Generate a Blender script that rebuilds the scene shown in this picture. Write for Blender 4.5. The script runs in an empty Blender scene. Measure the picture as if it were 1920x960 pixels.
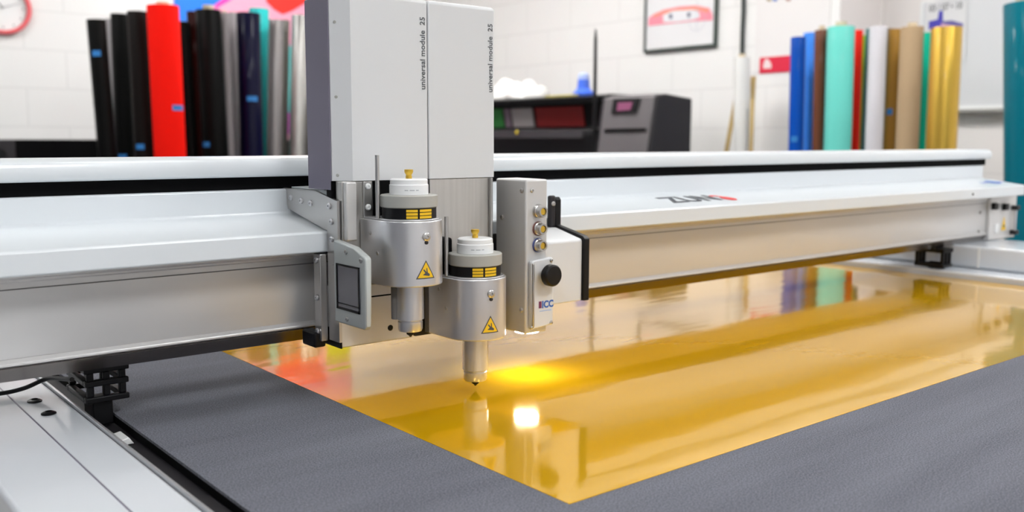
import bpy, bmesh, math, random
from mathutils import Vector, Matrix
random.seed(7)
C = bpy.context.scene.collection
T = 0.90            # height of the cutting bed above the floor
H = 0.38            # camera height above the bed
CAMZ = T + H
F, YAW, PITCH, ROLL = 1765.0, 0.687321705, 0.12370276, 0.00310256
PI = math.pi

# ---------------------------------------------------------------- camera
d = Vector((math.sin(YAW)*math.cos(PITCH), math.cos(YAW)*math.cos(PITCH), -math.sin(PITCH)))
r0 = Vector((math.cos(YAW), -math.sin(YAW), 0)); u0 = r0.cross(d)
rr = math.cos(ROLL)*r0 + math.sin(ROLL)*u0
uu = -math.sin(ROLL)*r0 + math.cos(ROLL)*u0
cam = bpy.data.cameras.new('camera'); co = bpy.data.objects.new('camera', cam); C.objects.link(co)
M = Matrix(((rr.x, uu.x, -d.x, 0), (rr.y, uu.y, -d.y, 0), (rr.z, uu.z, -d.z, CAMZ), (0, 0, 0, 1)))
co.matrix_world = M
cam.sensor_width = 36; cam.lens = 36*F/1920; cam.clip_start = .02
cam.dof.use_dof = True; cam.dof.focus_distance = 1.32; cam.dof.aperture_fstop = 4.0
bpy.context.scene.camera = co

def ray(px, py): return d + rr*((px-960)/F) - uu*((py-480)/F)
def at(px, py, ax, v):
    """the point on the plane axis=v seen at a pixel of the photograph (used to measure where things stand)"""
    t = ray(px, py); o = (0, 0, CAMZ)[ax]
    k = (v-o)/t[ax]
    return Vector((t.x*k, t.y*k, CAMZ + t.z*k))

# ---------------------------------------------------------------- materials
def mat(name, col, rough=.5, metal=0., bump=0, bscale=200., var=0, vscale=8., spec=.5, coat=0, emit=None, estr=0, stretch=None, alpha=None, ior=None, trans=0, coat_rough=.05):
    m = bpy.data.materials.new(name); m.use_nodes = True
    nt = m.node_tree; b = nt.nodes['Principled BSDF']
    b.inputs['Base Color'].default_value = (*col, 1); b.inputs['Roughness'].default_value = rough
    b.inputs['Metallic'].default_value = metal; b.inputs['Specular IOR Level'].default_value = spec
    b.inputs['Coat Weight'].default_value = coat; b.inputs['Coat Roughness'].default_value = coat_rough
    if ior: b.inputs['IOR'].default_value = ior
    if trans: b.inputs['Transmission Weight'].default_value = trans
    if emit: b.inputs['Emission Color'].default_value = (*emit, 1); b.inputs['Emission Strength'].default_value = estr
    tc = nt.nodes.new('ShaderNodeTexCoord'); mp = nt.nodes.new('ShaderNodeMapping')
    nt.links.new(tc.outputs['Object'], mp.inputs['Vector'])
    if stretch: mp.inputs['Scale'].default_value = stretch
    if var:
        n = nt.nodes.new('ShaderNodeTexNoise'); n.inputs['Scale'].default_value = vscale; n.inputs['Detail'].default_value = 5
        rp = nt.nodes.new('ShaderNodeMapRange'); rp.inputs['To Min'].default_value = 1-var; rp.inputs['To Max'].default_value = 1+var
        rp.inputs['From Min'].default_value = .3; rp.inputs['From Max'].default_value = .7
        mx = nt.nodes.new('ShaderNodeVectorMath'); mx.operation = 'SCALE'; mx.inputs[0].default_value = col
        nt.links.new(mp.outputs[0], n.inputs['Vector']); nt.links.new(n.outputs['Fac'], rp.inputs['Value'])
        nt.links.new(rp.outputs[0], mx.inputs['Scale']); nt.links.new(mx.outputs[0], b.inputs['Base Color'])
    if bump:
        n = nt.nodes.new('ShaderNodeTexNoise'); n.inputs['Scale'].default_value = bscale; n.inputs['Detail'].default_value = 3
        bp = nt.nodes.new('ShaderNodeBump'); bp.inputs['Strength'].default_value = bump; bp.inputs['Distance'].default_value = .002
        nt.links.new(mp.outputs[0], n.inputs['Vector']); nt.links.new(n.outputs['Fac'], bp.inputs['Height'])
        nt.links.new(bp.outputs[0], b.inputs['Normal'])
    return m

def block_wall(name, axis, col):
    m = bpy.data.materials.new(name); m.use_nodes = True; nt = m.node_tree; b = nt.nodes['Principled BSDF']
    b.inputs['Roughness'].default_value = .6; b.inputs['Specular IOR Level'].default_value = .3
    g = nt.nodes.new('ShaderNodeNewGeometry'); s = nt.nodes.new('ShaderNodeSeparateXYZ'); c = nt.nodes.new('ShaderNodeCombineXYZ')
    nt.links.new(g.outputs['Position'], s.inputs[0])
    nt.links.new(s.outputs[axis], c.inputs[0])
    ad = nt.nodes.new('ShaderNodeMath'); ad.operation = 'ADD'; ad.inputs[1].default_value = PH
    nt.links.new(s.outputs[2], ad.inputs[0]); nt.links.new(ad.outputs[0], c.inputs[1])
    br = nt.nodes.new('ShaderNodeTexBrick'); br.inputs['Scale'].default_value = 1
    br.inputs['Brick Width'].default_value = 2*ROW; br.inputs['Row Height'].default_value = ROW
    br.inputs['Mortar Size'].default_value = .009; br.inputs['Mortar Smooth'].default_value = .4; br.inputs['Bias'].default_value = -1
    nt.links.new(c.outputs[0], br.inputs['Vector'])
    mx = nt.nodes.new('ShaderNodeMix'); mx.data_type = 'RGBA'
    mx.inputs['A'].default_value = (*col, 1); mx.inputs['B'].default_value = (col[0]*.93, col[1]*.93, col[2]*.93, 1)
    nt.links.new(br.outputs['Fac'], mx.inputs['Factor']); nt.links.new(mx.outputs['Result'], b.inputs['Base Color'])
    n = nt.nodes.new('ShaderNodeTexNoise'); n.inputs['Scale'].default_value = 60; nt.links.new(g.outputs['Position'], n.inputs['Vector'])
    sb = nt.nodes.new('ShaderNodeMath'); sb.operation = 'MULTIPLY_ADD'; sb.inputs[1].default_value = -3.
    nt.links.new(br.outputs['Fac'], sb.inputs[0]); nt.links.new(n.outputs['Fac'], sb.inputs[2])
    bp = nt.nodes.new('ShaderNodeBump'); bp.inputs['Strength'].default_value = .3; bp.inputs['Distance'].default_value = .002
    nt.links.new(sb.outputs[0], bp.inputs['Height']); nt.links.new(bp.outputs[0], b.inputs['Normal'])
    return m

W_PAINT = mat('cool_white_paint', (.74, .78, .81), .28, coat=.3)
COVER = mat('pale_grey_cover_paint', (.70, .71, .72), .38)
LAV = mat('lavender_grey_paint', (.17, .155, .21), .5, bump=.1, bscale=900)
ALU = mat('satin_aluminium', (.66, .66, .68), .33, .75, bump=.03, bscale=300, stretch=(1, 1, .02))
ALU_BODY = mat('clear_anodised_aluminium', (.70, .70, .72), .30, .82)
ALU_FACE = mat('brushed_extrusion', (.68, .67, .66), .36, .35, var=.05, vscale=12, stretch=(.2, 1, 1))
STEEL = mat('brushed_steel', (.52, .51, .50), .30, .9)
ALU_DARK = mat('dark_anodised_strip', (.30, .27, .25), .25, .9)
GREYLINE = mat('groove_grey', (.20, .195, .19), .6)
BRUSH = mat('vertical_brushed_plate', (.60, .585, .56), .38, .7, var=.07, vscale=140, stretch=(1, 1, .03))
BLK = mat('black_plastic', (.005, .005, .006), .4, spec=.25)
BLKM = mat('matte_black', (.003, .003, .0035), .7, spec=.08)
DGREY = mat('dark_grey_plastic', (.022, .020, .023), .5, spec=.3)
GOLD = mat('gold_anodised', (.75, .48, .06), .3, .7)
WHITE = mat('white_plastic', (.85, .86, .86), .4)
GREYCAP = mat('warm_grey_ring', (.42, .42, .39), .45)
YEL = mat('warning_yellow', (.90, .56, .01), .5)
INK = mat('printed_dark_ink', (.06, .065, .08), .6)
GREYINK = mat('printed_grey_ink', (.09, .10, .11), .6)
BLUEINK = mat('printed_blue_ink', (.03, .12, .45), .6)
REDINK = mat('printed_red_ink', (.85, .03, .03), .5)
GLASS = mat('dark_display_glass', (.10, .10, .125), .12, coat=1)
PANELG = mat('grey_green_panel_paint', (.50, .53, .52), .35, .3)
CBOX = mat('natural_anodised_box', (.66, .655, .65), .38, .35)
RUB = mat('black_rubber', (.004, .004, .005), .5, spec=.3)
RAIL = mat('rail_paint', (.70, .735, .78), .25, coat=.4, var=.02, vscale=4)

def felt_mat():
    m = bpy.data.materials.new('grey_blue_felt'); m.use_nodes = True; nt = m.node_tree; b = nt.nodes['Principled BSDF']
    b.inputs['Roughness'].default_value = .95; b.inputs['Specular IOR Level'].default_value = .1; b.inputs['Sheen Weight'].default_value = .15
    tc = nt.nodes.new('ShaderNodeTexCoord')
    n = nt.nodes.new('ShaderNodeTexNoise'); n.inputs['Scale'].default_value = 480; n.inputs['Detail'].default_value = 4; n.inputs['Roughness'].default_value = .75
    n2 = nt.nodes.new('ShaderNodeTexNoise'); n2.inputs['Scale'].default_value = 9; n2.inputs['Detail'].default_value = 4
    mp = nt.nodes.new('ShaderNodeMapping'); mp.inputs['Scale'].default_value = (.25, 1.6, 1)
    nt.links.new(tc.outputs['Object'], n.inputs['Vector']); nt.links.new(tc.outputs['Object'], mp.inputs['Vector']); nt.links.new(mp.outputs[0], n2.inputs['Vector'])
    ad = nt.nodes.new('ShaderNodeMath'); ad.operation = 'MULTIPLY_ADD'; ad.inputs[1].default_value = .18
    nt.links.new(n2.outputs['Fac'], ad.inputs[0]); nt.links.new(n.outputs['Fac'], ad.inputs[2])
    cr = nt.nodes.new('ShaderNodeValToRGB'); cr.color_ramp.elements[0].position = .43; cr.color_ramp.elements[1].position = .73
    cr.color_ramp.elements[0].color = (.030, .032, .044, 1); cr.color_ramp.elements[1].color = (.215, .225, .27, 1)
    nt.links.new(ad.outputs[0], cr.inputs[0]); nt.links.new(cr.outputs[0], b.inputs['Base Color'])
    bp = nt.nodes.new('ShaderNodeBump'); bp.inputs['Strength'].default_value = .7; bp.inputs['Distance'].default_value = .0012
    nt.links.new(n.outputs['Fac'], bp.inputs['Height']); nt.links.new(bp.outputs[0], b.inputs['Normal'])
    return m
FELT = felt_mat()

def gold_sheet_mat():
    m = bpy.data.materials.new('glossy_gold_film'); m.use_nodes = True; nt = m.node_tree; b = nt.nodes['Principled BSDF']
    b.inputs['Base Color'].default_value = (.86, .47, .004, 1); b.inputs['Metallic'].default_value = .38
    b.inputs['Roughness'].default_value = .09; b.inputs['IOR'].default_value = 1.5
    b.inputs['Coat Weight'].default_value = .45; b.inputs['Coat Roughness'].default_value = .04; b.inputs['Coat IOR'].default_value = 1.5; b.inputs['Specular IOR Level'].default_value = .3
    tc = nt.nodes.new('ShaderNodeTexCoord')
    mp = nt.nodes.new('ShaderNodeMapping'); mp.inputs['Scale'].default_value = (.5, 1.6, 1)
    n = nt.nodes.new('ShaderNodeTexNoise'); n.inputs['Scale'].default_value = 7; n.inputs['Detail'].default_value = 2
    n2 = nt.nodes.new('ShaderNodeTexNoise'); n2.inputs['Scale'].default_value = 60; n2.inputs['Detail'].default_value = 2
    nt.links.new(tc.outputs['Object'], mp.inputs['Vector']); nt.links.new(mp.outputs[0], n.inputs['Vector']); nt.links.new(tc.outputs['Object'], n2.inputs['Vector'])
    ad = nt.nodes.new('ShaderNodeMath'); ad.operation = 'MULTIPLY_ADD'; ad.inputs[1].default_value = .04
    nt.links.new(n2.outputs['Fac'], ad.inputs[0]); nt.links.new(n.outputs['Fac'], ad.inputs[2])
    bp = nt.nodes.new('ShaderNodeBump'); bp.inputs['Strength'].default_value = .35; bp.inputs['Distance'].default_value = .002
    nt.links.new(ad.outputs[0], bp.inputs['Height'])
    nt.links.new(bp.outputs[0], b.inputs['Normal']); nt.links.new(bp.outputs[0], b.inputs['Coat Normal'])
    return m
SHEET = gold_sheet_mat()

# ---------------------------------------------------------------- mesh helpers
def obj(name, bm, m, parent=None, bevel=0, smooth=True, ang=35, seg=2):
    me = bpy.data.meshes.new(name); bmesh.ops.recalc_face_normals(bm, faces=bm.faces[:]); bm.to_mesh(me); bm.free()
    o = bpy.data.objects.new(name, me); C.objects.link(o)
    for mm in (m if isinstance(m, (list, tuple)) else [m]): me.materials.append(mm)
    if smooth:
        for p in me.polygons: p.use_smooth = True
        me.set_sharp_from_angle(angle=math.radians(ang))
    if bevel:
        md = o.modifiers.new('bevel', 'BEVEL'); md.width = bevel; md.segments = seg; md.limit_method = 'ANGLE'; md.angle_limit = math.radians(40)
        md.harden_normals = False
    if parent: o.parent = parent; o.matrix_parent_inverse = parent.matrix_world.inverted()
    return o
def tag(o, label=None, cat=None, group=None, kind=None):
    if label: o['label'] = label
    if cat: o['category'] = cat
    if group: o['group'] = group
    if kind: o['kind'] = kind
    return o
def thing(name, label, cat, loc=(0, 0, 0), group=None):
    o = bpy.data.objects.new(name, None); C.objects.link(o); o.location = loc; o.empty_display_size = .1
    o.matrix_world = Matrix.Translation(loc)
    return tag(o, label, cat, group)
def B(): return bmesh.new()
def box(bm, x0, x1, y0, y1, z0, z1, mi=0):
    v = [bm.verts.new((x, y, z)) for z in (z0, z1) for y in (y0, y1) for x in (x0, x1)]
    for q in ((0, 1, 3, 2), (4, 6, 7, 5), (0, 4, 5, 1), (2, 3, 7, 6), (0, 2, 6, 4), (1, 5, 7, 3)):
        f = bm.faces.new([v[i] for i in q]); f.material_index = mi
    return bm
def prism(bm, poly, ax, a, b, mi=0):
    """poly in the two remaining axes (in x,y,z order) extruded along axis ax from a to b"""
    def P(p, t):
        if ax == 0: return (t, p[0], p[1])
        if ax == 1: return (p[0], t, p[1])
        return (p[0], p[1], t)
    A = [bm.verts.new(P(p, a)) for p in poly]; Bv = [bm.verts.new(P(p, b)) for p in poly]; n = len(poly)
    bm.faces.new(A).material_index = mi; bm.faces.new(Bv[::-1]).material_index = mi
    for i in range(n): bm.faces.new((A[i], A[(i+1) % n], Bv[(i+1) % n], Bv[i])).material_index = mi
    return bm
def lathe(bm, prof, c=(0, 0, 0), seg=40, axis=None, closed=True):
    """prof: list of (radius, height) along the axis"""
    q = Vector((0, 0, 1)).rotation_difference(Vector(axis).normalized()) if axis is not None else None
    rings = []
    for r, h in prof:
        ring = []
        for i in range(seg):
            a = 2*PI*i/seg; p = Vector((r*math.cos(a), r*math.sin(a), h))
            if q: p = q @ p
            ring.append(bm.verts.new(p + Vector(c)))
        rings.append(ring)
    for k in range(len(rings)-1):
        for i in range(seg):
            j = (i+1) % seg
            bm.faces.new((rings[k][i], rings[k][j], rings[k+1][j], rings[k+1][i]))
    if closed: bm.faces.new(rings[0][::-1]); bm.faces.new(rings[-1])
    return bm
def cyl(bm, c, r, h, axis=(0, 0, 1), seg=24): return lathe(bm, [(r, 0), (r, h)], c, seg, axis)
def tube(bm, pts, r, seg=10):
    pts = [Vector(p) for p in pts]; rings = []; up = Vector((0.13, .2, 1)).normalized()
    for i, p in enumerate(pts):
        t = (pts[min(i+1, len(pts)-1)] - pts[max(i-1, 0)]).normalized()
        s = t.cross(up)
        if s.length < .05: s = t.cross(Vector((1, 0, 0)))
        s.normalize(); w = s.cross(t)
        ri = r[i] if isinstance(r, (list, tuple)) else r
        rings.append([bm.verts.new(p + ri*(math.cos(2*PI*k/seg)*s + math.sin(2*PI*k/seg)*w)) for k in range(seg)])
    for a, b in zip(rings, rings[1:]):
        for k in range(seg): bm.faces.new((a[k], a[(k+1) % seg], b[(k+1) % seg], b[k]))
    bm.faces.new(rings[0][::-1]); bm.faces.new(rings[-1]); return bm
def spline(pts, n=8):
    P = [Vector(p) for p in pts]; P = [2*P[0]-P[1]] + P + [2*P[-1]-P[-2]]; out = []
    for i in range(1, len(P)-2):
        a, b, c, e = P[i-1:i+3]
        for k in range(n):
            t = k/n
            out.append(.5*((2*b) + (c-a)*t + (2*a-5*b+4*c-e)*t*t + (-a+3*b-3*c+e)*t**3))
    out.append(P[-2]); return out
def flat(bm, pts2, org, ex, ey, th, mi=0):
    """a thin plate: 2D outline on the plane org+ex,ey, thickness th along ex x ey"""
    ex = Vector(ex); ey = Vector(ey); n = ex.cross(ey).normalized()*th; org = Vector(org)
    A = [bm.verts.new(org+ex*x+ey*y) for x, y in pts2]; D = [bm.verts.new(org+ex*x+ey*y+n) for x, y in pts2]; k = len(pts2)
    bm.faces.new(A[::-1]).material_index = mi; bm.faces.new(D).material_index = mi
    for i in range(k): bm.faces.new((A[i], A[(i+1) % k], D[(i+1) % k], D[i])).material_index = mi
    return bm
def text_bm(s, size, xs=1., bold=0, space=1.):
    cu = bpy.data.curves.new('t', 'FONT'); cu.body = s; cu.size = size; cu.extrude = .0002; cu.offset = bold; cu.space_character = space; cu.resolution_u = 3
    o = bpy.data.objects.new('t', cu); C.objects.link(o); bpy.context.view_layer.update()
    me = bpy.data.meshes.new_from_object(o.evaluated_get(bpy.context.evaluated_depsgraph_get()))
    bm = B(); bm.from_mesh(me); bpy.data.objects.remove(o); bpy.data.meshes.remove(me); bpy.data.curves.remove(cu)
    for v in bm.verts: v.co.x *= xs
    return bm
def text(name, s, size, org, ex, ey, m, parent, xs=1., bold=0, space=1.):
    bm = text_bm(s, size, xs, bold, space); ex = Vector(ex).normalized(); ey = Vector(ey).normalized(); n = ex.cross(ey); org = Vector(org)
    for v in bm.verts: v.co = org + ex*v.co.x + ey*v.co.y + n*v.co.z
    return obj(name, bm, m, parent, smooth=False)
def wrap(bm, poly, cx, cy, R, a0, z0, mi=0):
    """a 2D outline (metres) wrapped on a vertical cylinder; a0 = angle facing the reader"""
    t = B(); t.faces.new([t.verts.new((x, 0, z)) for x, z in poly])
    xs = [p[0] for p in poly]; x = min(xs)+.0015
    while x < max(xs):
        bmesh.ops.bisect_plane(t, geom=t.verts[:]+t.edges[:]+t.faces[:], plane_co=(x, 0, 0), plane_no=(1, 0, 0)); x += .002
    mp = {}
    for v in t.verts:
        a = a0 + v.co.x/R; mp[v] = bm.verts.new((cx+R*math.cos(a), cy+R*math.sin(a), z0+v.co.z))
    for f in t.faces: bm.faces.new([mp[v] for v in f.verts]).material_index = mi
    t.free(); return bm
def screw(parent, p, n, r=.004, h=.0025, m=STEEL, name='screw'):
    return obj(name, lathe(B(), [(r, 0), (r, h*.6), (r*.7, h), (r*.35, h), (r*.3, h*.4)], p, 16, n), m, parent)

# ================================================================= THE ROOM
XW, YW, XR, YC = 5.50, 7.72, 5.99, 3.42    # side wall, back wall, recessed wall, corner
_d = at(80, 94, 1, YW); ROW = (_d.z-at(80, 238, 1, YW).z)/2; PH = ROW*math.ceil(_d.z/ROW)-_d.z
WA = block_wall('painted_blockwork_side', 1, (.86, .855, .84))
WB = block_wall('painted_blockwork_back', 0, (.86, .85, .84))
WR = block_wall('painted_blockwork_recess', 1, (.84, .80, .78))
PL = mat('shade_tinted_plaster', (.84, .79, .78), .7)  # pinkish tint paints the dimmer light on the wall's return face
FLOOR = mat('grey_vinyl_floor', (.30, .29, .28), .5, var=.1, vscale=3)
CEIL = mat('white_ceiling', (.78, .78, .77), .8)
def struct(name, bm, m): return tag(obj(name, bm, m, smooth=False), kind='structure')
CZ = 3.7; X0, Y0 = -3.6, -3.8
struct('floor', box(B(), X0, XR, Y0, YW, -.1, 0), FLOOR)
struct('ceiling', box(B(), X0, XR, Y0, YW, CZ, CZ+.1), CEIL)
struct('wall_back', box(B(), X0, XW, YW, YW+.15, 0, CZ), WB)
struct('wall_right', box(B(), XW, XR, YC, YW+.15, 0, CZ), [WA]).data
wr = bpy.data.objects['wall_right']; wr.data.materials.append(PL)
for f in wr.data.polygons:
    if f.normal.y < -.5: f.material_index = 1
struct('wall_recess', box(B(), XR, XR+.15, Y0, YC+.3, 0, CZ), WR)
struct('wall_left', box(B(), X0-.15, X0, Y0, YW+.15, 0, CZ), mat('dark_blue_grey_wall', (.16, .165, .19), .7))  # unseen wall, coloured dark to deepen reflections in left-facing metal
struct('wall_front', box(B(), X0, XR, Y0-.15, Y0, 0, CZ), WB)
struct('baseboard_back', box(B(), X0, XW, YW-.02, YW, 0, .1), DGREY)

# unseen ceiling lights, added and set in strength to balance walls and machine
LIT = mat('lamp_diffuser', (.9, .9, .9), .5, emit=(1, .985, .96), estr=11)
LITC = mat('cool_lamp_diffuser', (.9, .9, .9), .5, emit=(.94, .97, 1), estr=18)
LITB = mat('bright_lamp_diffuser', (.9, .9, .9), .5, emit=(1, .99, .97), estr=22)
LITL = mat('bright_cool_lamp_diffuser', (.9, .9, .9), .5, emit=(.92, .96, 1), estr=5)
LITF = mat('front_lamp_diffuser', (.9, .9, .9), .5, emit=(.97, .985, 1), estr=23)
LITO = mat('soft_lamp_diffuser', (.9, .9, .9), .5, emit=(1, .985, .96), estr=5)
def unseen_ceiling_light(x, y, lab, m=LIT, w=.6, l=1.2):
    t = thing('unseen_ceiling_light', lab, 'light', (x, y, CZ-.06), 'unseen ceiling lights')
    bm = B()
    for a in ((x-w/2, x+w/2, y-l/2, y-l/2+.03), (x-w/2, x+w/2, y+l/2-.03, y+l/2), (x-w/2, x-w/2+.03, y-l/2+.03, y+l/2-.03), (x+w/2-.03, x+w/2, y-l/2+.03, y+l/2-.03)):
        box(bm, *a, CZ-.07, CZ-.001)
    obj('frame', bm, WHITE, t, smooth=False)
    obj('diffuser', box(B(), x-w/2+.03, x+w/2-.03, y-l/2+.03, y+l/2-.03, CZ-.06, CZ-.045), m, t, smooth=False)
for x, y, lab, m in ((-1.8, -1.6, 'unseen rectangular ceiling light behind the cutter on the left', LITF), (1.0, -1.6, 'unseen rectangular ceiling light behind the viewpoint', LITF),
                     (3.8, -1.2, 'unseen rectangular ceiling light over the right front of the room', LITF), (-1.8, 1.6, 'unseen rectangular ceiling light left of the cutter', LITL),
                     (.9, 1.0, 'unseen rectangular ceiling light above the cutting bed', LITO), (4.0, 1.8, 'unseen rectangular ceiling light beyond the right end of the gantry', LITB),
                     (.3, 5.6, 'unseen rectangular ceiling light near the clock wall', LITB), (3.2, 6.3, 'unseen rectangular ceiling light over the far right corner of the room', LITB),
                     (3.5, 4.4, 'unseen rectangular ceiling light near the wide printer', LITB), (-1.8, 5.4, 'unseen rectangular ceiling light in the back left of the room', LITC)):
    unseen_ceiling_light(x, y, lab, m)

# ================================================================= CUTTING TABLE
def tz(mm): return T + mm/1000.
RX0, RX1, QX0, QX1 = .185, .338, 2.600, 2.756
TY0, TY1 = .10, 2.95
tab = thing('cutting_table', 'large flatbed cutting table with white painted side rails under the gantry', 'table', (1.47, 1.5, 0))
obj('bed_body', box(B(), .341, 2.597, TY0+.02, TY1-.02, .70, tz(-15)), DGREY, tab, .004)
obj('bed_plate', box(B(), .380, 2.590, TY0+.02, TY1-.02, tz(-15), tz(-4)), BLKM, tab, .001)
def rail(x0, x1, inner):
    z = tz(17)
    r = obj('side_rail', prism(B(), [(x0, .70), (x1, .70), (x1, z), (x0, z)], 1, TY0, TY1), RAIL, tab, .006, seg=3)
    return r
rl = rail(RX0, RX1-.008, 1)
obj('edge_trim', box(B(), RX1-.0078, RX1-.004, TY0, TY1, tz(-14), tz(19)), ALU, rl, .001)
obj('edge_trim', box(B(), RX1-.0038, RX1, TY0, TY1, tz(-14), tz(14)), STEEL, rl, .001)
obj('rail_groove', box(B(), .2715, .2735, TY0+.01, TY1-.01, tz(16.6), tz(17.25)), LAV, rl)
for x, y in ((.2945, 1.400), (.2945, 1.324), (.2945, 2.3), (.2945, 2.376)):
    obj('bolt', lathe(B(), [(.0095, 0), (.0095, .0015), (.0055, .0035), (.0045, .0035), (.0043, .001)], (x, y, tz(17.1)), 20), BLK, rl)
obj('rail_clip', prism(B(), [(.345, tz(-14)), (.372, tz(-14)), (.366, tz(-5)), (.345, tz(-9))], 1, 1.225, 1.262), WHITE, tab, .001)
obj('ledge_plate', box(B(), .342, .377, .80, .985, tz(-15), tz(-12)), DGREY, tab, .001)
rq = rail(QX0, QX1, -1)
for x, y in ((2.66, 1.0), (2.66, 1.7)):
    obj('bolt', lathe(B(), [(.008, 0), (.008, .0015), (.005, .0035), (.004, .001)], (x, y, tz(17.1)), 20), BLK, rq)
for x in (.26, 2.68):
    for y in (.3, 2.7):
        bm = box(B(), x-.06, x+.06, y-.06, y+.06, .03, .70); lathe(bm, [(.05, 0), (.05, .012), (.02, .03)], (x, y, 0), 20)
        obj('leg', bm, W_PAINT, tab, .004)
tag(obj('cutting_felt', box(B(), .380, 2.597, TY0+.02, TY1-.02, tz(-3.8), tz(0)), FELT, smooth=False), 'grey blue felt underlay covering the cutting bed under the gold sheet', 'felt mat')

# gold vinyl sheet, nearly flat with a very slight edge curl
SX0, SX1, SY0, SY1 = .648, 2.592, .693, 2.75
sh = obj('vinyl_sheet', box(B(), SX0, SX1, SY0, SY1, tz(.1), tz(.5)), SHEET, smooth=False); tag(sh, 'glossy golden yellow vinyl sheet lying on the grey felt of the cutting table', 'vinyl sheet')

# ================================================================= GANTRY BEAM
GX0, GX1 = -.06, 3.0
gan = thing('gantry_beam', 'long white and aluminium gantry beam spanning the cutting table', 'machine beam', (1.47, 1.33, tz(80)))
obj('beam_extrusion', prism(B(), [(1.273, tz(100)), (1.273, tz(203)), (1.2705, tz(203)), (1.2705, tz(207)), (1.240, tz(212)), (1.240, tz(216)), (1.44, tz(216)), (1.44, tz(78)), (1.287, tz(78)), (1.279, tz(86))], 0, GX0+.02, GX1-.12), ALU_FACE, gan, .003, seg=3)
obj('beam_groove', box(B(), GX0+.02, GX1-.13, 1.2722, 1.274, tz(193.5), tz(195)), GREYLINE, gan)
obj('lower_strip', prism(B(), [(1.2872, tz(77.5)), (1.2795, tz(85.5)), (1.2700, tz(97.5)), (1.2690, tz(96.5)), (1.2785, tz(84)), (1.2872, tz(76.5))], 0, GX0+.02, GX1-.12), ALU_DARK, gan)
obj('lower_lip', prism(B(), [(1.2728, tz(99)), (1.2728, tz(108)), (1.2665, tz(103)), (1.2665, tz(99.5))], 0, GX0+.02, GX1-.12), ALU_FACE, gan, .001)
# sloping shelf cover with upstand
obj('shelf_cover', prism(B(), [(1.216, tz(216.5)), (1.216, tz(244)), (1.2185, tz(247)), (1.338, tz(263)), (1.343, tz(266)), (1.343, tz(303)), (1.44, tz(303)), (1.44, tz(216.5))], 0, GX0, GX1), W_PAINT, gan, .003, seg=3)
obj('shaded_gap_strip', box(B(), GX0+.005, GX1+.03, 1.352, 1.43, tz(303.2), tz(322)), BLKM, gan)  # matte black strip paints the shade in the gap under the top cover
obj('top_cover', prism(B(), [(1.336, tz(322.2)), (1.332, tz(328)), (1.332, tz(340)), (1.336, tz(348)), (1.346, tz(352)), (1.44, tz(352)), (1.44, tz(322.2))], 0, GX0, GX1+.03), W_PAINT, gan, .003, seg=3)
# right end gear
obj('end_plate', box(B(), GX1-.119, GX1+.06, 1.262, 1.42, tz(82), tz(215)), ALU_FACE, gan, .003)
for x, z in ((2.895, 186), (2.968, 181)):
    obj('latch', box(B(), x-.012, x+.012, 1.249, 1.2615, tz(z-11), tz(z+9)), BLK, gan, .002)
obj('red_label', box(B(), 2.985, 3.0, 1.2605, 1.2618, tz(174), tz(182)), mat('pale_red_label', (.6, .2, .17), .5), gan)
tri = [(0, 0), (.030, 0), (.015, .042)]
w = obj('warning_sign', flat(B(), tri, (2.962, 1.2618, tz(108)), (1, 0, 0), (0, 0, 1), .0006), YEL, gan)
bm = B(); flat(bm, [(.011, .010), (.019, .010), (.019, .016), (.011, .016)], (2.962, 1.2610, tz(108)), (1, 0, 0), (0, 0, 1), .0006)
obj('symbol', bm, INK, w)
obj('paper_label', box(B(), 2.918, 2.942, 1.260, 1.2618, tz(103), tz(130)), WHITE, gan)
obj('spring_rod', cyl(B(), (3.032, 1.252, tz(98)), .004, .07), ALU, gan)
for z in (92, 168): obj('rod_block', box(B(), 3.02, 3.044, 1.243, 1.2618, tz(z), tz(z+14)), DGREY, gan, .002)
for px, py in ((1838, 398), (1835, 434)):
    p = at(px, py, 1, 1.272); screw(gan, (p.x, 1.272, p.z), (0, -1, 0), .005)
screw(gan, (2.66, 1.216, tz(231)), (0, -1, 0), .003, m=BLK)
# black roller brackets running on the rails
def foot(x0, x1, y0, y1, zf, zb, bars=2):
    """open black roller bracket: frame down to zf, roller down to zb (mm)"""
    bm = B(); z1 = tz(76.2); zf, zb = tz(zf), tz(zb); p = .009; xm = (x0+x1)/2
    box(bm, x0-.004, x1+.004, y0-.003, y1, z1-.012, z1)
    for x in (x0, xm-p/2, x1-p):
        for y in (y0, y1-p): box(bm, x, x+p, y, y+p, zf+.008, z1-.012)
    for z in (zf, (zf+z1)/2-.004)[:bars]:
        box(bm, x0-.003, x1+.003, y0-.003, y0+p, z, z+.008); box(bm, x0-.003, x1+.003, y1-p, y1, z, z+.008)
        box(bm, x0-.003, x0+p*.7, y0+p, y1-p, z, z+.008); box(bm, x1-p*.7, x1+.003, y0+p, y1-p, z, z+.008)
    f = obj('roller_bracket', bm, BLK, gan, .0015)
    if zf-zb > .004: obj('roller_mount', box(B(), xm-.018, xm+.008, y0+.004, y0+.05, zb+.004, zf), BLK, f, .002)
    obj('roller', cyl(B(), (xm-.005, y0+.006, zf-.002 if zf-zb < .004 else zb+.0105), .010 if zf-zb > .004 else .003, .04, (0, 1, 0)), RUB, f)
foot(.3425, .3935, 1.318, 1.415, 23, -14.8)
foot(2.606, 2.655, 1.262, 1.345, 23, 17.2, 1)
hb = obj('end_housing', box(B(), 2.705, 2.965, .96, 1.60, tz(17.5), tz(81)), RAIL, gan, .008, seg=3)
obj('housing_seam', box(B(), 2.7035, 2.7055, 1.205, 1.212, tz(20), tz(76)), WHITE, hb)
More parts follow.
